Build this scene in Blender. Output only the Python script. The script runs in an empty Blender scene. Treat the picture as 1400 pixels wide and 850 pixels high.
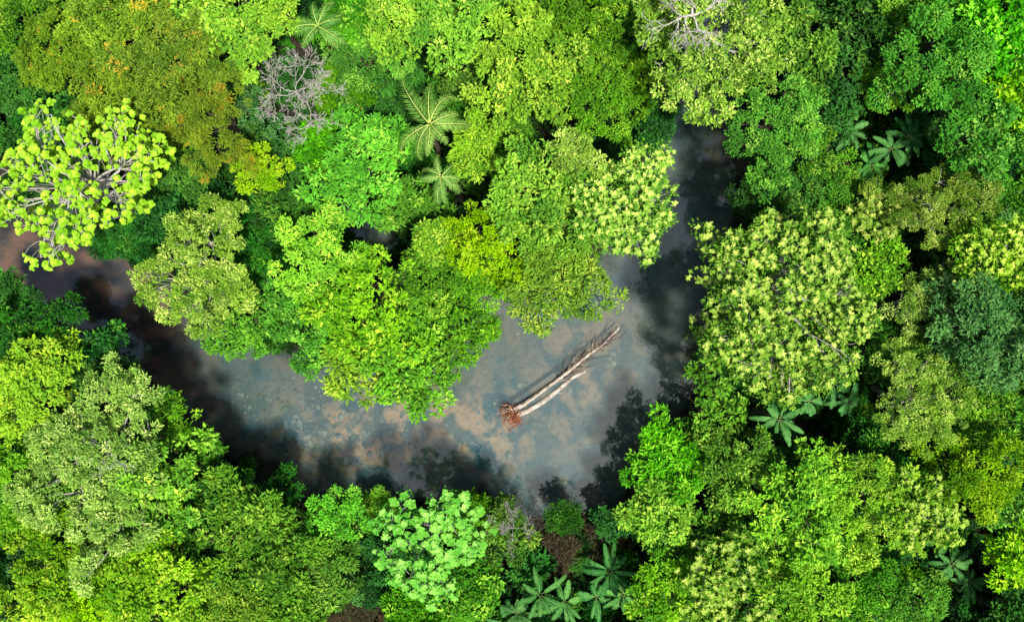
import bpy, math, numpy as np
rng = np.random.default_rng(11)
CAMH = 62.0

# ---- map sheet -> metres.  sheet unit = 5 cm at river level; z rectifies crown height
def M(px, py, z=0.0):
    s = 0.05 * (CAMH - z) / CAMH
    return (px - 700) * s, (425 - py) * s

# ------------------------------------------------------------------ river outline
river = [(-900,150),(-400,230),(0,300),(90,325),(190,350),(240,400),(300,430),(380,480),(470,500),(560,500),(610,470),
 (620,420),(700,395),(780,400),(820,360),(850,310),(870,250),(885,200),(925,120),(960,0),(980,-150),(1000,-500),
 (1060,-500),(1030,-150),(1020,0),(1010,120),(1000,200),(1005,290),(988,360),(965,420),(950,480),(950,525),
 (918,575),(878,615),(862,680),(800,710),(745,724),(690,692),(640,674),(590,680),(545,702),(480,702),(410,670),
 (370,637),(320,620),(250,572),(180,525),(120,488),(50,440),(0,415),(-100,390),(-400,420),(-900,420)]
pool = [(465,285),(545,305),(535,340),(475,335)]
pool2 = [(-40,250),(15,262),(25,290),(-30,300)]
def topoly(p): return np.array([M(a,b,0) for a,b in p])
polys = [topoly(river), topoly(pool), topoly(pool2)]

def sd_poly(P, V):
    d = np.full(len(P), 1e9); inside = np.zeros(len(P), bool)
    n = len(V)
    for i in range(n):
        a = V[i]; b = V[(i+1) % n]; e = b-a
        w = P-a
        t = np.clip((w@e)/(e@e), 0, 1)
        q = w - t[:,None]*e
        d = np.minimum(d, np.hypot(q[:,0], q[:,1]))
        c = ((a[1] > P[:,1]) != (b[1] > P[:,1]))
        xx = (b[0]-a[0])*(P[:,1]-a[1])/((b[1]-a[1]) if b[1]!=a[1] else 1e-9)+a[0]
        inside ^= (c & (P[:,0] < xx))
    return np.where(inside, -d, d)
def sd(P):
    P = np.atleast_2d(np.asarray(P, float))
    r = sd_poly(P, polys[0])
    for q in polys[1:]: r = np.minimum(r, sd_poly(P, q))
    w = 0.35*np.sin(P[:,0]*1.3+P[:,1]*0.7)+0.25*np.sin(P[:,0]*2.9-P[:,1]*2.1+1)+0.15*np.sin(P[:,1]*5.1+P[:,0]*3.3)
    return r + w
def gz(P):
    s = sd(P)
    t = np.clip((s+1.5)/3.5, 0, 1); t = t*t*(3-2*t)
    P = np.atleast_2d(P)
    n = 0.25*np.sin(P[:,0]*0.5)*np.cos(P[:,1]*0.43)+0.12*np.sin(P[:,0]*1.7+P[:,1]*1.1)
    return -1.2 + t*2.2 + n*np.clip(s,0,1) + 0.08*np.sin(P[:,0]*0.9)*np.sin(P[:,1]*1.3)

# ------------------------------------------------------------------ materials
def newmat(name):
    m = bpy.data.materials.new(name); m.use_nodes = True
    nt = m.node_tree; nt.nodes.clear()
    out = nt.nodes.new('ShaderNodeOutputMaterial')
    return m, nt, out
def rgb(c): return (c[0], c[1], c[2], 1)
def mixc(nt, fac, a, b, blend='MIX'):
    n = nt.nodes.new('ShaderNodeMix'); n.data_type = 'RGBA'; n.blend_type = blend
    for sock, v in ((n.inputs[0], fac), (n.inputs[6], a), (n.inputs[7], b)):
        if isinstance(v, bpy.types.NodeSocket): nt.links.new(v, sock)
        elif isinstance(v, (int, float)): sock.default_value = v
        else: sock.default_value = rgb(v)
    return n.outputs[2]
def mth(nt, op, a, b=0.0, clamp=False):
    n = nt.nodes.new('ShaderNodeMath'); n.operation = op; n.use_clamp = clamp
    for sock, v in ((n.inputs[0], a), (n.inputs[1], b)):
        if isinstance(v, bpy.types.NodeSocket): nt.links.new(v, sock)
        else: sock.default_value = v
    return n.outputs[0]
def leafmat(name, dark, light, tip=(0.5,0.5,0.1), trans=0.12, rough=0.55, spec=0.20):
    m, nt, out = newmat(name)
    at = nt.nodes.new('ShaderNodeAttribute'); at.attribute_name = 'lf'
    sp = nt.nodes.new('ShaderNodeSeparateColor'); nt.links.new(at.outputs['Color'], sp.inputs[0])
    oi = nt.nodes.new('ShaderNodeObjectInfo')
    f = mth(nt, 'ADD', mth(nt, 'MULTIPLY', sp.outputs[0], 0.45), mth(nt, 'MULTIPLY', sp.outputs[1], 0.55), True)
    f = mth(nt, 'POWER', f, 1.45)
    col = mixc(nt, f, dark, light)
    col = mixc(nt, sp.outputs[2], col, tip)
    hs = nt.nodes.new('ShaderNodeHueSaturation')
    nt.links.new(mth(nt, 'ADD', mth(nt, 'MULTIPLY', oi.outputs['Random'], 0.026), 0.480), hs.inputs['Hue'])
    nt.links.new(mth(nt, 'ADD', mth(nt, 'MULTIPLY', mth(nt,'FRACT', mth(nt,'MULTIPLY',oi.outputs['Random'],7.31)), 0.42), 0.88), hs.inputs['Value'])
    nt.links.new(mth(nt, 'ADD', mth(nt, 'MULTIPLY', mth(nt,'FRACT', mth(nt,'MULTIPLY',oi.outputs['Random'],13.7)), 0.09), 0.94), hs.inputs['Saturation'])
    nt.links.new(col, hs.inputs['Color'])
    p = nt.nodes.new('ShaderNodeBsdfPrincipled')
    nt.links.new(hs.outputs[0], p.inputs['Base Color'])
    p.inputs['Roughness'].default_value = rough
    p.inputs['Specular IOR Level'].default_value = spec
    t = nt.nodes.new('ShaderNodeBsdfTranslucent'); nt.links.new(hs.outputs[0], t.inputs[0])
    mx = nt.nodes.new('ShaderNodeMixShader'); mx.inputs[0].default_value = trans
    nt.links.new(p.outputs[0], mx.inputs[1]); nt.links.new(t.outputs[0], mx.inputs[2])
    nt.links.new(mx.outputs[0], out.inputs[0])
    return m
def barkmat(name, a, b, scale=4):
    m, nt, out = newmat(name)
    tc = nt.nodes.new('ShaderNodeTexCoord')
    n = nt.nodes.new('ShaderNodeTexNoise'); n.inputs['Scale'].default_value = scale; n.inputs['Detail'].default_value = 6
    nt.links.new(tc.outputs['Object'], n.inputs[0])
    cr = nt.nodes.new('ShaderNodeMapRange'); cr.inputs[1].default_value=0.35; cr.inputs[2].default_value=0.65
    nt.links.new(n.outputs[0], cr.inputs[0])
    p = nt.nodes.new('ShaderNodeBsdfPrincipled'); p.inputs['Roughness'].default_value = 0.85
    nt.links.new(mixc(nt, cr.outputs[0], a, b), p.inputs['Base Color'])
    bp = nt.nodes.new('ShaderNodeBump'); bp.inputs['Strength'].default_value = 0.5; bp.inputs['Distance'].default_value=0.05
    nt.links.new(n.outputs[0], bp.inputs['Height']); nt.links.new(bp.outputs[0], p.inputs['Normal'])
    nt.links.new(p.outputs[0], out.inputs[0])
    return m
LM = {
 'A': leafmat('leaf_pale_flowering', (0.09,0.28,0.010), (0.40,0.64,0.050), (0.80,0.90,0.20)),
 'B': leafmat('leaf_bright_green',  (0.050,0.25,0.005), (0.39,0.78,0.015), (0.68,0.92,0.07)),
 'M': leafmat('leaf_emerald',       (0.022,0.18,0.007), (0.20,0.70,0.018), (0.46,0.86,0.07)),
 'C': leafmat('leaf_mid_green',     (0.018,0.125,0.007), (0.18,0.56,0.018), (0.44,0.78,0.06)),
 'D': leafmat('leaf_deep_green',    (0.007,0.060,0.009), (0.06,0.33,0.024), (0.22,0.56,0.05)),
 'E': leafmat('leaf_olive_blossom', (0.06,0.18,0.004), (0.38,0.60,0.010), (0.82,0.54,0.02)),
 'F': leafmat('leaf_mint',          (0.10,0.42,0.030), (0.38,0.80,0.10), (0.55,0.90,0.20)),
 'G': leafmat('leaf_lime',          (0.13,0.44,0.012), (0.40,0.80,0.04), (0.58,0.90,0.08)),
 'H': leafmat('leaf_grey_green',    (0.07,0.23,0.015), (0.42,0.70,0.08), (0.78,0.92,0.24)),
 'Y': leafmat('leaf_yellow_green',  (0.14,0.42,0.006), (0.54,0.84,0.015), (0.78,0.88,0.05)),
 'K': leafmat('leaf_blue_green',    (0.03,0.17,0.03), (0.19,0.48,0.10), (0.4,0.6,0.2)),
 'U': leafmat('leaf_painted_shade',  (0.004,0.030,0.006), (0.030,0.18,0.016), (0.12,0.34,0.04)),  # shade of the crown gaps put into the undergrowth's leaf colour
 'O': leafmat('leaf_dry_brown',     (0.03,0.035,0.015), (0.15,0.11,0.055), (0.3,0.2,0.1)),
 'P': leafmat('leaf_palm',          (0.05,0.20,0.02), (0.26,0.50,0.08), (0.3,0.5,0.1), rough=0.5),
 'N': leafmat('leaf_banana',        (0.02,0.16,0.025), (0.13,0.42,0.08), (0.2,0.5,0.15), rough=0.55, spec=0.12),
}
bark_d = barkmat('bark_brown', (0.07,0.05,0.035), (0.16,0.12,0.08))
bark_p = barkmat('bark_pale', (0.30,0.28,0.23), (0.55,0.52,0.46))
bark_w = barkmat('bark_bleached', (0.42,0.38,0.34), (0.72,0.68,0.62), 6)
bark_r = barkmat('bark_reddish', (0.22,0.06,0.03), (0.52,0.21,0.10), 5)
bark_g = barkmat('bark_grey_dead', (0.26,0.24,0.22), (0.50,0.47,0.44), 6)

# ------------------------------------------------------------------ mesh accumulator (quads only)
class Acc:
    def __init__(s): s.v=[]; s.f=[]; s.m=[]; s.c=[]; s.sm=[]; s.n=0
    def add(s, v, f, mat, c, smooth=False):
        s.v.append(v); s.f.append(f+s.n); s.m.append(np.full(len(f), mat, np.int32)); s.c.append(c)
        s.sm.append(np.full(len(f), smooth, bool)); s.n += len(v)
    def mesh(s, name, mats):
        v = np.concatenate(s.v).astype(np.float32); f = np.concatenate(s.f).astype(np.int32)
        c = np.concatenate(s.c).astype(np.float32)
        me = bpy.data.meshes.new(name)
        me.vertices.add(len(v)); me.vertices.foreach_set('co', v.ravel())
        me.loops.add(f.size); me.loops.foreach_set('vertex_index', f.ravel())
        me.polygons.add(len(f)); me.polygons.foreach_set('loop_start', np.arange(0, f.size, 4, dtype=np.int32))
        me.polygons.foreach_set('loop_total', np.full(len(f), 4, np.int32))
        me.polygons.foreach_set('material_index', np.concatenate(s.m))
        me.polygons.foreach_set('use_smooth', np.concatenate(s.sm))
        at = me.attributes.new('lf', 'FLOAT_COLOR', 'POINT')
        at.data.foreach_set('color', np.hstack([c, np.ones((len(c),1),np.float32)]).astype(np.float32).ravel())
        for m in mats: me.materials.append(m)
        me.update(); me.validate()
        return me
def nrmz(a): return a/np.maximum(np.linalg.norm(a, axis=-1, keepdims=True), 1e-6)
def leaves(acc, pos, d, nr, L, W, rnd, cl, hi, mat=0, fold=0.25, droop=0.15, wide=0.45):
    d = nrmz(d); nr = nrmz(nr - d*np.sum(nr*d,1,keepdims=True)); sd_ = np.cross(nr, d)
    L = L[:,None]; W = W[:,None]
    b = pos; t = pos + d*L - nr*L*droop
    m = pos + d*L*wide
    l = m + sd_*W*0.5 + nr*W*fold; r = m - sd_*W*0.5 + nr*W*fold
    v = np.stack([b,l,t,r],1).reshape(-1,3)
    f = np.arange(len(v)).reshape(-1,4)
    c = np.repeat(np.stack([rnd,cl,hi],1), 4, axis=0)
    acc.add(v, f, mat, c)
def tube(acc, pts, rad, mat=1, n=6, rough=0.0):
    pts = np.asarray(pts, float); rad = np.asarray(rad, float); k = len(pts)
    tg = nrmz(np.gradient(pts, axis=0))
    ref = np.array([0.31,0.17,0.93]) if abs(tg[:,2]).mean()<0.8 else np.array([1.0,0.1,0.05])
    a = nrmz(np.cross(tg, ref)); b = np.cross(tg, a)
    th = np.linspace(0, 2*np.pi, n, endpoint=False)
    rr = rad[:,None]*(1+rough*rng.normal(size=(k,n)))
    v = pts[:,None,:] + rr[...,None]*(np.cos(th)[None,:,None]*a[:,None,:]+np.sin(th)[None,:,None]*b[:,None,:])
    v = v.reshape(-1,3)
    i = np.arange(k-1)[:,None]*n; j = np.arange(n)[None,:]; j2 = (j+1)%n
    f = np.stack([i+j, i+j2, i+n+j2, i+n+j], -1).reshape(-1,4)
    acc.add(v, f, mat, np.full((len(v),3),0.5), True)
def bent(p0, p1, k=6, amp=0.1, sag=0.0):
    p0=np.asarray(p0,float); p1=np.asarray(p1,float); t=np.linspace(0,1,k)[:,None]
    L=np.linalg.norm(p1-p0)
    o = rng.normal(size=(k,3))*amp*L*0.35; o[0]=0; o[-1]=0
    bow = np.sin(np.pi*t)*rng.normal(size=3)*amp*L
    p = p0+(p1-p0)*t + o*0.5 + bow
    p[:,2] += sag*L*np.sin(np.pi*t[:,0])
    return p
def branching(acc, p, d, L, r, depth, mat=1, up=0.1, spread=0.7, nch=3, minr=0.008):
    d = d/np.linalg.norm(d)
    e = p + d*L
    pts = bent(p, e, 5, 0.12)
    tube(acc, pts, np.linspace(r, r*0.6, 5), mat, 5)
    if depth == 0: return
    for i in range(nch):
        t = rng.uniform(0.4,1.0) if i else 1.0
        q = pts[min(4, int(round(t*4)))]
        nd = d + rng.normal(size=3)*spread; nd[2] += up
        branching(acc, q, nd, L*rng.uniform(0.55,0.8), max(r*0.55,minr), depth-1, mat, up, spread, nch, minr)

# ------------------------------------------------------------------ crown generator
T = {
 'A': dict(mode='ros', rc=0.26, L=0.24, w=0.55, cov=1.0, tip=0.85, dome=0.60, lr=0.95, bark=bark_p, under=0.5),
 'B': dict(mode='ball',rc=0.40, L=0.23, w=0.52, cov=0.56, tip=0.40, dome=0.66, lr=1.20, bark=bark_d),
 'M': dict(mode='ball',rc=0.40, L=0.24, w=0.55, cov=0.56, tip=0.35, dome=0.66, lr=1.15, bark=bark_d),
 'C': dict(mode='ball',rc=0.38, L=0.22, w=0.52, cov=0.54, tip=0.30, dome=0.66, lr=1.10, bark=bark_d),
 'D': dict(mode='ball',rc=0.44, L=0.25, w=0.52, cov=0.54, tip=0.20, dome=0.62, lr=1.20, bark=bark_d),
 'E': dict(mode='ball',rc=0.30, L=0.18, w=0.42, cov=0.60, tip=0.12, dome=0.70, lr=0.85, bark=bark_d),
 'F': dict(mode='ros', rc=0.40, L=0.32, w=0.85, cov=0.95, tip=0.6, dome=0.55, lr=0.85, bark=bark_p, under=0.25),
 'G': dict(mode='ros', rc=0.29, L=0.22, w=0.95, cov=0.95, tip=0.6, dome=0.32, lr=0.75, bark=bark_w, under=0.0),
 'H': dict(mode='ball',rc=0.30, L=0.17, w=0.40, cov=0.54, tip=0.55, dome=0.52, lr=0.85, bark=bark_p),
 'Y': dict(mode='ball',rc=0.38, L=0.22, w=0.50, cov=0.60,  tip=0.3, dome=0.60, lr=1.0, bark=bark_d),
 'K': dict(mode='ball',rc=0.32, L=0.19, w=0.45, cov=0.58, tip=0.15, dome=0.50, lr=0.95, bark=bark_d),
 'U': dict(mode='ball',rc=0.40, L=0.24, w=0.50, cov=0.60, tip=0.10, dome=0.55, lr=1.0, bark=bark_d),
 'O': dict(mode='ball',rc=0.40, L=0.30, w=0.15, cov=0.4,  tip=0.05, dome=0.40, lr=0.9, bark=bark_r),
}
def dart(n, sampler, mind, tries=40):
    out=[]
    for i in range(n*tries):
        p = sampler()
        if all((p[0]-q[0])**2+(p[1]-q[1])**2 > mind*mind for q in out):
            out.append(p)
            if len(out)>=n: break
    return out
def crown(acc, R, t):
    t=dict(t); hero = t['mode']=='ros'
    if t['mode']=='ball':
        g=rng.uniform(0.75,1.45); t['L']=t['L']*g; t['rc']=t['rc']*(0.5+0.5*g)*rng.uniform(0.85,1.15); t['w']=t['w']*rng.uniform(0.7,1.2)
    Hc = R*t['dome']; ph = rng.uniform(0,6.28,4); am = 0.55 if hero else 1.0
    def outline(th): return R*(0.95+am*(0.16*np.sin(2*th+ph[0])+0.13*np.sin(3*th+ph[1])+0.10*np.sin(5*th+ph[2])))
    rlm = min(t['lr'], R*0.42)*rng.uniform(0.75,1.2)
    def smp():
        th=rng.uniform(0,6.28); r=np.sqrt(rng.uniform())*max(outline(th)-rlm*0.6,0.05)
        return (r*math.cos(th), r*math.sin(th))
    nl = int(max(4, 1.6*(R/rlm)**2))
    L2 = dart(nl, smp, rlm*0.92)
    lob=[]
    for x,y in L2:
        q = min(1,(x*x+y*y)/(R*R))
        z = Hc*math.sqrt(1-q*0.92) - rlm*0.6 + rng.normal()*0.15*R
        lob.append((x,y,z,rlm*rng.uniform(0.5,1.2), rng.uniform()))
    lob=np.array(lob)
    CP=[];CN=[];CV=[]
    for x,y,z,rl,cv in lob:
        n=int(max(5, 3.2*(rl/t['rc'])**2*t['cov']))
        i=np.arange(n)+rng.uniform(0,1,n)*0.8
        cz=1-(i/n)*1.2; th=i*2.39996+rng.uniform(0,6.28)
        s=np.sqrt(np.clip(1-cz*cz,0,1))
        u=np.stack([s*np.cos(th), s*np.sin(th), cz],1)
        el_=rng.uniform(0.75,1.25); ea=rng.uniform(0,3.14); ca,sa=math.cos(ea),math.sin(ea)
        us_=u.copy(); a_=(u[:,0]*ca+u[:,1]*sa)*el_; b_=(-u[:,0]*sa+u[:,1]*ca)/el_
        us_[:,0]=a_*ca-b_*sa; us_[:,1]=a_*sa+b_*ca
        p=np.array([x,y,z])+us_*rl*np.array([1,1,0.9])*rng.uniform(0.55,1.28,(n,1))
        keep=np.ones(n,bool)
        for x2,y2,z2,rl2,_ in lob:
            if x2==x and y2==y: continue
            dd=np.linalg.norm((p-[x2,y2,z2])/[1,1,0.9],axis=1)
            keep &= dd>rl2*0.62
        keep &= rng.uniform(size=n)>0.12
        CP.append(p[keep]); CN.append(u[keep]); CV.append(np.clip(np.full(keep.sum(),cv)*0.6+rng.uniform(-0.1,0.5,keep.sum()),0,1))
    CP=np.concatenate(CP); CN=np.concatenate(CN); CV=np.concatenate(CV)
    n=len(CP)
    rc=t['rc']*rng.uniform(0.5,1.35,n)
    flower = (rng.uniform(size=n)<t['tip'])*rng.uniform(0.3,1.0,n)
    if t['mode']=='ball':
        area=t['L']**2*t['w']*0.5
        kk=np.clip((np.pi*rc**2*2.6/area).astype(int),12,140)
        idx=np.repeat(np.arange(n),kk); N=len(idx)
        u=nrmz(rng.normal(size=(N,3))); u[:,2]=np.abs(u[:,2])*1.0-0.15; u=nrmz(u+CN[idx]*0.35)
        pos=CP[idx]+u*rc[idx][:,None]*np.array([1,1,0.75])*rng.uniform(0.35,1.15,(N,1))
        nr=nrmz(u*0.65+np.array([0.1,-0.12,0.70])+rng.normal(size=(N,3))*0.38)
        d=u+rng.normal(size=(N,3))*0.6; d[:,2]-=0.15
        L=t['L']*rng.uniform(0.6,1.3,N)
        hi=np.where(rng.uniform(size=N)<0.5, flower[idx],0)*0.8*np.clip(u[:,2]*1.5,0,1)
        leaves(acc,pos,d,nr,L,L*t['w']*rng.uniform(0.8,1.2,N),rng.uniform(size=N),CV[idx],hi)
    else:
        k=16
        idx=np.repeat(np.arange(n),k); N=len(idx)
        th=rng.uniform(0,6.28,N); tl=np.tile(np.linspace(-0.35,1.0,k),n)+rng.normal(size=N)*0.12
        tilt=CN[idx]*0.35+rng.normal(size=(n,3))[idx]*0.15
        d=np.stack([np.cos(th),np.sin(th),tl*0.8],1)+tilt*0.4
        nr=np.stack([-np.cos(th)*tl,-np.sin(th)*tl,np.ones(N)],1)+tilt
        L=t['L']*rng.uniform(0.75,1.2,N)*(1-0.35*np.clip(tl,0,1))*(rc[idx]/t['rc'])
        hi=np.clip(tl-0.1,0,1)*flower[idx]*1.2
        wd=0.62 if t['w']>0.7 else 0.5
        leaves(acc,CP[idx],d,nr,L,L*t['w'],rng.uniform(size=N),CV[idx],np.clip(hi,0,1),fold=0.10,droop=0.2,wide=wd)
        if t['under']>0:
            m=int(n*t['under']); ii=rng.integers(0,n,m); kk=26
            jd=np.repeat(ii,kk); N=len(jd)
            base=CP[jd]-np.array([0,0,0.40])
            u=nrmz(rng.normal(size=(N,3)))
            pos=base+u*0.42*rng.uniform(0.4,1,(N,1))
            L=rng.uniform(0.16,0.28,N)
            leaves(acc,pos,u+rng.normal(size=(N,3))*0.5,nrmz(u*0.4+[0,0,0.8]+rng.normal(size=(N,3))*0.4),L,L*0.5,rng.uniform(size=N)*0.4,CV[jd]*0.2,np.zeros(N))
    return lob, CP
def make_tree(name, c, R, ty):
    t=T[ty]; acc=Acc()
    a2=Acc(); lob,CP=crown(a2,R,t)
    H=c[2]; pale = ty in 'GAHF'
    for arr in a2.v: arr += np.array(c)[None,:]
    acc.v=a2.v; acc.f=a2.f; acc.m=a2.m; acc.c=a2.c; acc.sm=a2.sm; acc.n=a2.n
    r0=max(0.07,0.04*R+0.015*H)*(0.62 if ty=='G' else 1)
    top=np.array([c[0],c[1],c[2]-R*(0.30 if ty=='G' else 0.18)])
    trunk=bent([0,0,-0.5],top,8,0.05)
    rr=np.linspace(r0*1.1,r0*0.55,8); rr[0]=r0*1.7
    tube(acc,trunk,rr,1,8,0.04)
    near=CP+np.array(c)
    for x,y,z,rl,_ in lob:
        e=np.array([c[0]+x,c[1]+y,c[2]+z+(0.30*rl if ty!='G' else 0.5*rl)])
        s=trunk[rng.integers(5,8)]
        b=bent(s,e,6,0.08)
        tube(acc,b,np.linspace(r0*0.36,r0*0.12,6),1,5)
        dd=np.linalg.norm(near-e,axis=1); ids=np.where(dd<rl*1.25)[0]
        if len(ids):
            mx=11 if ty=='G' else (6 if pale else 3)
            for q in rng.choice(ids,min(mx,len(ids)),replace=False):
                tube(acc,bent(b[rng.integers(3,6)],near[q],4,0.08),np.linspace(max(r0*0.1,0.018),0.010,4),1,4)
    return acc.mesh(name,[LM[ty],t['bark']])
def put(name, me, loc, rz=0, sc=1.0, parent=None):
    o=bpy.data.objects.new(name,me); bpy.context.scene.collection.objects.link(o)
    o.location=loc; o.rotation_euler=(0,0,rz); o.scale=(sc,sc,sc) if np.isscalar(sc) else sc
    if parent: o.parent=parent
    return o
def empty(name, loc=(0,0,0)):
    o=bpy.data.objects.new(name,None); bpy.context.scene.collection.objects.link(o); o.location=loc; return o
def root_of(x,y,marg=0.7):
    p=np.array([x,y],float)
    for i in range(80):
        s=sd(p)[0]
        if s>marg: break
        e=0.3
        g=np.array([sd(p+[e,0])[0]-sd(p-[e,0])[0], sd(p+[0,e])[0]-sd(p-[0,e])[0]])
        g/=max(np.linalg.norm(g),1e-6); p=p+g*0.25
    return p

# ------------------------------------------------------------------ palms and bananas positions (sheet)
PALMS=[(590,172,2.7,11.0,11),(604,235,1.8,9.0,9),(432,38,2.1,10.0,11),(935,105,1.5,7,9)]
BAN=[(1064,572,1.5,8.0),(738,812,1.9,4.5),(706,838,1.5,3.6),(772,822,1.6,4),(834,780,1.7,4),(852,812,1.5,3.6),(1140,525,1.3,6.2),(1105,548,1.1,5.4),(1218,205,1.5,5.6),
   (1190,225,1.4,5.0),(1242,188,1.4,5.6),(1300,770,1.5,4.8),(1325,795,1.3,4.4),(1160,550,1.2,4.8),(1160,180,1.2,5.0),(695,850,1.4,3.4),(1290,735,1.3,4.6),(815,815,1.4,3.5),(1120,505,1.2,5.0)]
CLR=np.array([(*M(a,b,h),L*1.1) for a,b,L,h in BAN]+[(*M(p[0],p[1],p[3]),1.5) for p in PALMS])
def clear(x,y,f=1.0):
    return np.all(np.hypot(CLR[:,0]-x,CLR[:,1]-y)>CLR[:,2]*f)

# ------------------------------------------------------------------ the individual trees (sheet x, y, crown r, kind, top height)
NAMES={'A':'flowering_rainforest_tree','B':'bright_green_broadleaf_tree','M':'emerald_broadleaf_tree','C':'broadleaf_tree','D':'dark_green_broadleaf_tree',
 'E':'orange_blossom_tree','F':'mint_leaved_cecropia_tree','G':'umbrella_crowned_tree','H':'grey_green_feathery_tree','Y':'yellow_green_tree','K':'blue_green_tree','O':'dry_brown_shrub'}
TREES=[
(20,20,50,'C',10),(35,105,55,'D',9),(95,75,58,'E',11),(165,45,70,'E',12),(240,90,80,'E',13),(180,160,75,'E',12),(290,160,72,'E',12),
(315,35,72,'B',12),(380,15,38,'B',11),(240,225,50,'C',9),(112,248,116,'G',15),(355,235,34,'Y',8),(475,35,38,'C',9),(465,125,42,'C',7),
(505,75,52,'C',9),(555,30,56,'B',10),(500,230,72,'M',9),(440,210,46,'C',7),(540,120,30,'D',6),(625,25,66,'B',11),(645,85,42,'C',8),
(720,95,82,'B',11),(805,120,64,'C',10),(785,35,68,'C',11),(652,208,38,'B',9),(560,275,42,'M',7),(880,35,56,'C',10),(865,112,52,'C',9),
(960,50,108,'H',13),(890,165,30,'D',7),(785,215,34,'H',12),(850,280,78,'A',12),(735,275,74,'B',11),(690,340,70,'B',10),(765,375,72,'B',10),
(650,380,48,'C',8),(700,200,44,'C',8),(270,370,80,'H',11),(335,440,52,'C',8),(440,360,66,'B',10),(430,440,64,'C',9),(500,420,74,'B',11),
(560,485,76,'C',9),(500,490,62,'B',8),(570,400,54,'C',9),(620,455,52,'C',8),(355,345,40,'D',7),(300,290,44,'D',7),(230,295,38,'D',7),(390,290,42,'D',7),
(590,330,22,'B',9),(165,330,28,'D',6),(400,240,40,'D',6),
(1075,60,64,'C',10),(1058,170,78,'C',11),(1120,130,54,'D',9),(1180,40,68,'D',9),(1130,230,52,'C',8),(1280,80,82,'M',11),(1370,50,65,'M',11),
(1230,20,46,'C',9),(1330,190,70,'M',10),(1385,140,44,'B',9),(1215,115,42,'C',8),(1275,285,68,'H',10),(1200,290,38,'A',9),(1058,265,50,'D',8),(1130,305,52,'C',8),
(1064,412,130,'A',14),(1195,360,44,'C',8),(1360,355,60,'A',11),(1350,455,82,'K',11),(1245,420,42,'H',9),(1290,390,36,'A',9),(1385,265,48,'C',8),
(1255,545,70,'H',10),(1205,470,38,'D',7),(1340,550,46,'C',8),(1185,610,34,'D',6),(970,560,58,'M',7),(1010,645,58,'C',8),(925,630,58,'M',7),
(900,705,50,'B',7),(1100,690,78,'B',10),(1045,760,52,'C',8),(1190,690,70,'B',10),(1260,690,56,'A',10),(1335,640,66,'B',10),(1385,690,46,'C',9),
(1380,590,42,'C',8),(1000,805,72,'A',9),(905,800,48,'B',8),(965,730,48,'M',7),(1090,820,60,'B',9),(1180,800,54,'C',8),(1245,825,44,'C',8),(1385,745,40,'B',9),(1375,835,42,'D',8),
(583,742,76,'F',10),(690,728,42,'C',6),(640,705,34,'C',5),(640,800,44,'C',6),(520,760,42,'D',5),(770,708,22,'D',4),(785,745,44,'O',2.5),(750,765,34,'O',2.2),(818,740,36,'O',2.2),(840,715,26,'D',4),
(455,715,44,'M',6),(345,735,80,'C',9),(440,790,54,'C',7),(500,835,48,'O',4),(380,680,32,'D',5),(570,835,40,'C',6),
(130,645,118,'H',12),(215,665,66,'B',11),(45,530,72,'Y',11),(145,545,60,'D',9),(55,450,56,'D',9),(130,490,44,'D',8),(205,580,54,'C',8),(285,628,44,'C',6),
(80,760,88,'B',11),(220,800,88,'B',11),(20,650,60,'B',11),(20,830,58,'Y',10),(310,830,54,'B',9),(15,400,30,'D',6),(270,700,44,'C',8),(385,825,48,'C',8),
(520,700,26,'B',2.5),(130,830,56,'Y',9),
]
for (px,py,r,ty,zt) in TREES:
    R=r*0.05*(CAMH-zt*0.85)/CAMH
    t=T[ty]; zc=max(zt-R*t['dome'],0.8)
    cx,cy=M(px,py,zt*0.88)
    rt=root_of(cx,cy); zg=float(gz(rt)[0])
    me=make_tree(NAMES[ty],(cx-rt[0],cy-rt[1],zc-zg),R,ty)
    put(NAMES[ty],me,(rt[0],rt[1],zg))

# ------------------------------------------------------------------ understorey + surrounding canopy (instanced mass)
protos={}
for ty in 'UDK':
    protos[ty]=[make_tree('understorey_'+ty,(rng.normal()*0.2,rng.normal()*0.2,2.8),2.1,ty) for _ in range(3)]
shr=[]
for ty in 'CDUUUD':
    a=Acc(); crown(a,1.1,dict(T[ty],rc=0.33))
    for arr in a.v: arr[:,2]+=0.9
    for q in range(5):
        th=rng.uniform(0,6.28); tube(a,bent([0,0,-0.3],[0.7*math.cos(th),0.7*math.sin(th),1.1],4,0.1),np.linspace(0.03,0.01,4),1,4)
    shr.append(a.mesh('shrub_'+ty,[LM[ty],bark_d]))
us=empty('understorey_trees'); ug=empty('undergrowth'); fc=empty('surrounding_forest')
def scatter(xr,yr,step):
    xs=np.arange(-xr,xr,step); ys=np.arange(-yr,yr,step)
    P=np.array([(x,y) for x in xs for y in ys],float)
    return P+rng.uniform(-0.45,0.45,P.shape)*step
P=scatter(42,28,3.7); S=sd(P); Z=gz(P)
for p,s,z in zip(P,S,Z):
    if s<2.3 or not clear(p[0],p[1],1.7): continue
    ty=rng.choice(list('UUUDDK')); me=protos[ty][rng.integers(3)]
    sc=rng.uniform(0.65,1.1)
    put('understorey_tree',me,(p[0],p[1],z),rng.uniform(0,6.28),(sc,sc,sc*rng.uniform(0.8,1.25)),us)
P=scatter(40,27,1.7); S=sd(P); Z=gz(P)
for p,s,z in zip(P,S,Z):
    if s<0.4: continue
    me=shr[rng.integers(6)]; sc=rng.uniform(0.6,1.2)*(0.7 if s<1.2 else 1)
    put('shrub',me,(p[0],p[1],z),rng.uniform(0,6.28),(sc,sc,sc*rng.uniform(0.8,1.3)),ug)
big=[make_tree('canopy_tree',(0,0,7.5),4.2,ty) for ty in 'BCHDAB']
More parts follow.
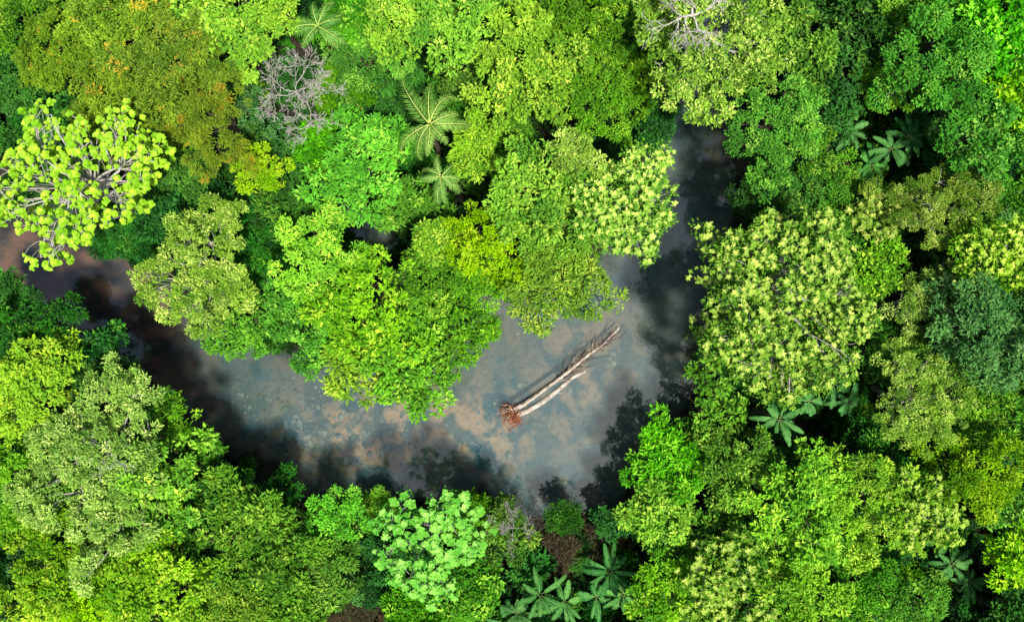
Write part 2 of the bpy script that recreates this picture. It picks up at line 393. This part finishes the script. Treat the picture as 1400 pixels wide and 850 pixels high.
P=scatter(70,54,6.3); S=sd(P); Z=gz(P)
for p,s,z in zip(P,S,Z):
    if s<2.5 or (abs(p[0])<37 and abs(p[1])<24.5): continue
    put('canopy_tree',big[rng.integers(6)],(p[0],p[1],z),rng.uniform(0,6.28),rng.uniform(0.8,1.2),fc)

# ------------------------------------------------------------------ palms, bananas
def palm(L=3.0,n=16,H=7):
    a=Acc(); tube(a,bent([0,0,-0.5],[0.2,0.1,H],8,0.03),np.linspace(0.2,0.13,8),1,8)
    for i in range(n):
        th=i*2.39996+rng.normal()*0.22; el=rng.uniform(0.1,1.15); LL=L*rng.uniform(0.7,1.15)
        k=26; t=np.linspace(0,1,k)
        h=np.array([math.cos(th),math.sin(th),0]); up=np.array([0,0,1.0])
        ang=el-1.9*t**1.3*rng.uniform(0.8,1.2)
        step=LL/(k-1)
        xy=np.cumsum(np.cos(ang))*step; zz=np.cumsum(np.sin(ang))*step
        side0=np.cross(up,h); curve=rng.normal()*0.2
        pts=np.array([0.2,0.1,H])+xy[:,None]*h+zz[:,None]*up+side0*(curve*LL*t**2)[:,None]
        tube(a,pts,np.linspace(0.04,0.010,k),2,4)
        tg=nrmz(np.gradient(pts,axis=0)); sidev=nrmz(np.cross(tg,up)); nv=np.cross(sidev,tg)
        cl=rng.uniform()
        for s in (-1,1):
            pp=np.repeat(pts[2:],2,axis=0)+rng.normal(size=((k-2)*2,3))*0.02
            tt=np.repeat(t[2:],2); N=len(pp)
            d=np.repeat(sidev[2:],2,axis=0)*s+np.repeat(tg[2:],2,axis=0)*0.75+rng.normal(size=(N,3))*0.13; d[:,2]-=0.45
            Ln=LL*0.24*np.sin(np.pi*np.clip(tt*0.88+0.1,0,1))**0.6*rng.uniform(0.75,1.1,N)
            leaves(a,pp,d,np.repeat(nv[2:],2,axis=0),Ln,np.full(N,0.06),rng.uniform(size=N),np.full(N,cl),np.zeros(N),fold=0.1,droop=0.25)
    return a.mesh('palm',[LM['P'],bark_d,LM['H']])
def banana(L=1.9,n=9,H=1.2,wd=0.36):
    a=Acc()
    for q in range(3): tube(a,bent([rng.normal()*0.1,rng.normal()*0.1,-0.3],[0,0,H],4,0.02),np.linspace(0.11,0.06,4),1,6)
    for i in range(n):
        th=i*2.39996+rng.normal()*0.3; el=rng.uniform(0.1,1.15); LL=L*rng.uniform(0.6,1.15)
        k=15; t=np.linspace(0,1,k); ang=el-rng.uniform(0.9,1.7)*t**1.3
        h=np.array([math.cos(th),math.sin(th),0]); up=np.array([0,0,1.0]); step=LL/(k-1)
        pts=np.array([0,0,H])+(np.cumsum(np.cos(ang))*step)[:,None]*h+(np.cumsum(np.sin(ang))*step)[:,None]*up
        tube(a,pts,np.linspace(0.02,0.008,k),2,4)
        tg=nrmz(np.gradient(pts,axis=0)); sv=nrmz(np.cross(tg,up)); nv=np.cross(sv,tg); cl=rng.uniform()
        w=wd*rng.uniform(0.8,1.15)*0.5*np.sin(np.pi*np.clip(t*0.93+0.04,0,1))**0.55*(t>0.10)
        for s in (-1,1):
            for j in range(1,k-1):
                g=rng.uniform(0.0,0.12) if rng.uniform()<0.4 else 0
                b0=pts[j]; b1=pts[j+1]
                o0=b0+s*sv[j]*w[j]+tg[j]*(0.06+g*0.3)+nv[j]*w[j]*rng.uniform(-0.2,0.3)
                o1=b1+s*sv[j+1]*w[j+1]+tg[j]*(0.06-g*0.4)+nv[j]*w[j]*0.1
                v=np.array([b0,b1,o1,o0]); f=np.array([[0,1,2,3]])
                a.add(v,f,0,np.tile([rng.uniform()*0.6,cl,0.0],(4,1)))
    return a.mesh('banana',[LM['N'],bark_d,LM['K']])
for px,py,L,H,n in PALMS:
    x,y=M(px,py,H+0.4); z=float(gz([x,y])[0]); put('palm_tree',palm(L,n,H-z),(x,y,z),rng.uniform(0,6))
for px,py,L,H in BAN:
    x,y=M(px,py,H); z=float(gz([x,y])[0]); put('banana_plant',banana(L,rng.integers(11,17),H-z),(x,y,z),rng.uniform(0,6))

# ------------------------------------------------------------------ bare / dead trees
def dead(px,py,H,L,depth,name='dead_tree',lean=(0,0),n=5,spread=0.75,r=0.05,mat=None):
    x,y=M(px,py,H); z=float(gz([x,y])[0]); a=Acc()
    b=bent([0,0,-0.4],[lean[0],lean[1],H-z-L*0.8],7,0.01)
    tube(a,b,np.linspace(0.16,0.08,7),0,7)
    for i in range(n):
        th=i*6.28/n+rng.normal()*0.3
        branching(a,b[-1],np.array([math.cos(th),math.sin(th),0.55]),L,r,depth,0,0.08,spread,3,0.008)
    put(name,a.mesh(name,[mat or bark_w]),(x,y,z))
dead(400,120,10,1.2,5,r=0.03,spread=0.6); dead(420,165,9,0.9,4,r=0.025); dead(952,14,14.8,1.15,4,r=0.075,n=6,spread=0.55); dead(700,725,7.0,0.8,4,r=0.018,mat=bark_g)
dead(140,625,12.6,0.9,3,r=0.018,n=4)

# ------------------------------------------------------------------ fallen tree in the river
a=Acc()
def W3(px,py,z): x,y=M(px,py,z); return np.array([x,y,z])
def spline(ps,k=24):
    ps=np.array(ps); t=np.linspace(0,len(ps)-1,k); i=np.minimum(t.astype(int),len(ps)-2); f=(t-i)[:,None]
    def g(j): return ps[np.clip(j,0,len(ps)-1)]
    p0,p1,p2,p3=g(i-1),g(i),g(i+1),g(i+2)
    return 0.5*((2*p1)+(-p0+p2)*f+(2*p0-5*p1+4*p2-p3)*f**2+(-p0+3*p1-3*p2+p3)*f**3)
t1=spline([W3(703,560,.5),W3(722,548,.45),W3(748,529,.4),W3(775,510,.35),W3(798,490,.3),W3(822,472,.15),W3(848,447,-.05)],30)
tube(a,t1,np.linspace(0.18,0.05,30),0,10,0.06)
t2=spline([W3(704,568,.35),W3(722,561,.32),W3(745,547,.3),W3(765,531,.25),W3(783,516,.18),W3(800,508,0.0)],24)
tube(a,t2,np.linspace(0.20,0.10,24),0,10,0.05)
t3=spline([W3(712,554,.6),W3(735,538,.55),W3(762,518,.5),W3(790,496,.4),W3(806,482,.3)],20)
tube(a,t3,np.linspace(0.09,0.04,20),1,8,0.05)
root=W3(702,565,.35)
ax=nrmz(W3(702,565,0)-W3(760,525,0))
for i in range(85):
    u=rng.normal(size=3); u-=ax*(u@ax); u/=np.linalg.norm(u); u[2]=abs(u[2])*0.8-0.15
    d=u*rng.uniform(0.5,1)+ax*rng.uniform(-0.1,0.9)
    e=root+d*rng.uniform(0.4,1.2)
    b=bent(root+u*0.1,e,6,0.25)
    tube(a,b,np.linspace(rng.uniform(0.03,0.07),0.012,6),2 if rng.uniform()<0.75 else 0,5)
    for q in range(3):
        e2=b[rng.integers(3,6)]; tube(a,bent(e2,e2+rng.normal(size=3)*0.22,4,0.3),np.linspace(0.018,0.006,4),2,4)
pl=spline([root+ax*0.28,root+ax*0.12,root-ax*0.1,root-ax*0.35],8)
tube(a,pl,np.array([0.10,0.28,0.32,0.30,0.26,0.24,0.20,0.16]),2,12,0.18)
dirn=nrmz(W3(848,448,0)-W3(760,520,0)); sidev=np.array([-dirn[1],dirn[0],0])
for i in range(100):
    s=rng.uniform(0.40,0.92); b0=t1[int(s*29)]
    d=dirn+sidev*rng.normal()*0.34+np.array([0,0,rng.normal()*0.08])
    L=rng.uniform(0.7,2.4)*(1.15-s*0.5)
    e=b0+d*L; e[2]=rng.uniform(-0.10,0.22)
    b=bent(b0,e,6,0.09); tube(a,b,np.linspace(rng.uniform(0.02,0.045),0.01,6),[3,3,1,3][rng.integers(4)],4)
for i in range(10):
    s=rng.uniform(0.2,0.6); b0=t2[int(s*23)]; d=dirn*0.6-sidev*rng.uniform(-0.2,0.6); e=b0+d*rng.uniform(0.3,0.8); e[2]=0.05
    tube(a,bent(b0,e,5,0.1),np.linspace(0.03,0.01,5),0,4)
bark_t=barkmat('bark_weathered',(0.17,0.12,0.09),(0.50,0.41,0.33),3)
bark_l=barkmat('bark_stripped',(0.30,0.23,0.18),(0.72,0.66,0.58),2.2)
bark_tw=barkmat('twigs_purple_brown',(0.09,0.06,0.06),(0.20,0.14,0.12),5)
put('fallen_tree',a.mesh('fallen_tree',[bark_l,bark_t,bark_r,bark_tw]),(0,0,0))

# ------------------------------------------------------------------ ground and riverbed
def attrs(PP,S):
    bank_shade=np.clip(1+S/1.3,0,1)
    def blob(cx,cy,rx,ry,ang=0):
        x0,y0=M(cx,cy); dx=PP[:,0]-x0; dy=PP[:,1]-y0; ca,sa=math.cos(ang),math.sin(ang)
        u=(dx*ca+dy*sa)/(rx*0.05); w=(-dx*sa+dy*ca)/(ry*0.05); return np.exp(-(u*u+w*w))
    shoal=np.clip(1.4*blob(535,590,120,50,0.1)+0.7*blob(660,600,80,40)+0.55*blob(800,500,60,90)+0.15,0,1)
    west=np.clip((M(290,0)[0]-PP[:,0])/5+0.1,0,1)
    return np.column_stack([bank_shade,shoal,west])
def axis(lim,step,far):
    c=np.arange(-lim,lim+step,step); o=[];s=step;x=lim
    while x<far: s*=1.5; x+=s; o.append(x)
    o=np.array(o); return np.concatenate([-o[::-1],c,o])
xs=axis(60,0.5,2500); ys=axis(45,0.5,2500)
X,Y=np.meshgrid(xs,ys,indexing='ij'); PP=np.stack([X.ravel(),Y.ravel()],1)
Zg=gz(PP); Sg=sd(PP)
v=np.column_stack([PP,Zg]); nx,ny=len(xs),len(ys)
i=np.arange(nx-1)[:,None]*ny; j=np.arange(ny-1)[None,:]
f=np.stack([i+j,i+ny+j,i+ny+j+1,i+j+1],-1).reshape(-1,4)
m,nt,out=newmat('forest_floor_and_riverbed')
at=nt.nodes.new('ShaderNodeAttribute'); at.attribute_name='lf'; sp=nt.nodes.new('ShaderNodeSeparateColor'); nt.links.new(at.outputs[0],sp.inputs[0])
tc=nt.nodes.new('ShaderNodeTexCoord')
def noise(sc,det=5,dist=0.0):
    n=nt.nodes.new('ShaderNodeTexNoise'); n.inputs['Scale'].default_value=sc; n.inputs['Detail'].default_value=det; n.inputs['Distortion'].default_value=dist
    nt.links.new(tc.outputs['Object'],n.inputs[0]); return n.outputs[0]
def mr(x,a,b,c=0,d=1):
    n=nt.nodes.new('ShaderNodeMapRange'); n.inputs[1].default_value=a; n.inputs[2].default_value=b; n.inputs[3].default_value=c; n.inputs[4].default_value=d
    nt.links.new(x,n.inputs[0]); return n.outputs[0]
soil=mixc(nt,noise(1.3,8),(0.015,0.025,0.010),(0.05,0.038,0.022))
bed=mixc(nt,mr(noise(0.22,4),0.38,0.62),(0.08,0.16,0.18),(0.26,0.24,0.17))
bed=mixc(nt,mth(nt,'MULTIPLY',mr(noise(0.7,9,0.4),0.44,0.56),sp.outputs[1],True),bed,(0.85,0.50,0.28))
bed=mixc(nt,mth(nt,'MULTIPLY',mr(noise(2.6,9,0.3),0.48,0.68),0.45),bed,(0.06,0.065,0.05))
bed=mixc(nt,mth(nt,'MULTIPLY',mr(noise(7,6,0.0),0.55,0.75),0.5),bed,(0.45,0.38,0.27))
bed=mixc(nt,mth(nt,'MULTIPLY',sp.outputs[2],0.85,True),bed,mixc(nt,mr(noise(0.5,5,0.5),0.40,0.58),(0.05,0.045,0.035),(0.50,0.21,0.12)))  # west bed: own reddish patches, plus channel shadow painted as dark brown
geo=nt.nodes.new('ShaderNodeNewGeometry'); sx=nt.nodes.new('ShaderNodeSeparateXYZ'); nt.links.new(geo.outputs['Position'],sx.inputs[0])
col=mixc(nt,mr(mth(nt,'ADD',sx.outputs[2],mth(nt,'MULTIPLY',noise(1.5,4),0.5)),-0.50,0.0),bed,soil)
p=nt.nodes.new('ShaderNodeBsdfPrincipled'); p.inputs['Roughness'].default_value=0.95
nt.links.new(col,p.inputs['Base Color']); nt.links.new(p.outputs[0],out.inputs[0])
ac=Acc(); ac.add(v,f,0,attrs(PP,Sg),True); put('ground',ac.mesh('ground',[m]),(0,0,0))

# submerged stones on the bed
a=Acc()
for q in range(460):
    if q<300: px,py=rng.normal(440,70),rng.normal(590,35)
    else: px,py=rng.uniform(380,900),rng.uniform(430,690)
    x,y=M(px,py); s_=sd([x,y])[0]
    if s_>-0.9: continue
    z=float(gz([x,y])[0]); r=rng.uniform(0.05,0.22)*(1 if rng.uniform()<0.88 else 1.6)
    zz=np.array([-0.5,0.0,0.35,0.55])*r; rad=np.array([0.8,1.0,0.75,0.1])*r
    pts=np.array([x,y,z])+np.column_stack([rng.normal(size=4)*0.05*r,rng.normal(size=4)*0.05*r,zz])
    tube(a,pts,rad,0,8,0.16)
stone=barkmat('river_stone',(0.20,0.21,0.17),(0.58,0.55,0.43),1.5)
put('riverbed_stones',a.mesh('riverbed_stones',[stone]),(0,0,0))

# ------------------------------------------------------------------ river water (clear over a sandy bed, slightly murky)
xs=np.arange(-75,75.1,0.5); ys=np.arange(-30,48.1,0.5)
X,Y=np.meshgrid(xs,ys,indexing='ij'); PP=np.stack([X.ravel(),Y.ravel()],1); S=sd(PP)
nx,ny=len(xs),len(ys); i=np.arange(nx-1)[:,None]*ny; j=np.arange(ny-1)[None,:]
f=np.stack([i+j,i+ny+j,i+ny+j+1,i+j+1],-1).reshape(-1,4)
f=f[(S[f]<1.5).any(1)]
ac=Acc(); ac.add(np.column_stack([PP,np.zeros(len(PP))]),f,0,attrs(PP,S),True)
m,nt,out=newmat('river_water')
at=nt.nodes.new('ShaderNodeAttribute'); at.attribute_name='lf'; sp=nt.nodes.new('ShaderNodeSeparateColor'); nt.links.new(at.outputs[0],sp.inputs[0])
tc=nt.nodes.new('ShaderNodeTexCoord')
tr=nt.nodes.new('ShaderNodeBsdfTransparent'); tr.inputs[0].default_value=(0.84,0.91,0.89,1)
df=nt.nodes.new('ShaderNodeBsdfDiffuse')
murk=mixc(nt,mr(noise(0.16,4),0.35,0.65),(0.045,0.125,0.165),(0.095,0.130,0.130))
murk=mixc(nt,mth(nt,'MULTIPLY',sp.outputs[0],0.75,True),murk,(0.04,0.04,0.02))  # darker brown by the banks: tree shade and reflections put into the colour
murk=mixc(nt,mth(nt,'MULTIPLY',sp.outputs[2],0.8,True),murk,(0.05,0.032,0.025))  # west channel: brown water with the bank trees' shadow put into its colour
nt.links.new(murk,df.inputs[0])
m1=nt.nodes.new('ShaderNodeMixShader'); m1.inputs[0].default_value=0.34
nt.links.new(tr.outputs[0],m1.inputs[1]); nt.links.new(df.outputs[0],m1.inputs[2])
bp=nt.nodes.new('ShaderNodeBump'); bp.inputs['Strength'].default_value=0.10; bp.inputs['Distance'].default_value=0.05
nt.links.new(noise(2.2,3,0.4),bp.inputs['Height'])
gl=nt.nodes.new('ShaderNodeBsdfGlossy'); gl.inputs['Roughness'].default_value=0.04; gl.inputs[0].default_value=(0.84,1,1,1); nt.links.new(bp.outputs[0],gl.inputs['Normal'])
mx=nt.nodes.new('ShaderNodeMixShader'); mx.inputs[0].default_value=0.09
nt.links.new(m1.outputs[0],mx.inputs[1]); nt.links.new(gl.outputs[0],mx.inputs[2]); nt.links.new(mx.outputs[0],out.inputs[0])
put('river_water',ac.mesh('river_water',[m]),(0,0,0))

# ------------------------------------------------------------------ light
el=math.radians(71); az_dir=np.array([0.62,-0.78])   # sun stands to the lower right (south-east)
w=bpy.data.worlds.new('World'); bpy.context.scene.world=w; w.use_nodes=True; nt=w.node_tree
bg=nt.nodes['Background']; sky=nt.nodes.new('ShaderNodeTexSky'); sky.sky_type='NISHITA'; sky.sun_disc=False
sky.sun_elevation=el; sky.sun_rotation=math.atan2(az_dir[0],az_dir[1]); sky.dust_density=2; sky.air_density=1.0
nt.links.new(sky.outputs[0],bg.inputs[0]); bg.inputs[1].default_value=0.10
sl=bpy.data.lights.new('sun','SUN'); sl.energy=5.0; sl.angle=math.radians(4); sl.color=(1,0.96,0.86)
so=bpy.data.objects.new('sun',sl); bpy.context.scene.collection.objects.link(so)
from mathutils import Vector
d=Vector((az_dir[0]/np.hypot(*az_dir)*math.cos(el),az_dir[1]/np.hypot(*az_dir)*math.cos(el),math.sin(el)))
so.rotation_euler=d.to_track_quat('Z','Y').to_euler()
sc=bpy.context.scene; sc.view_settings.view_transform='Standard'; sc.view_settings.look='None'; sc.view_settings.exposure=0
cam=bpy.data.cameras.new('camera'); co=bpy.data.objects.new('camera',cam); sc.collection.objects.link(co)
cam.sensor_width=36; cam.lens=36*CAMH/70.0; cam.clip_end=6000; co.location=(0,0,CAMH); co.rotation_euler=(0,0,0)
sc.camera=co
print('quads', sum(len(m.polygons) for m in bpy.data.meshes), 'objs', len(bpy.data.objects))
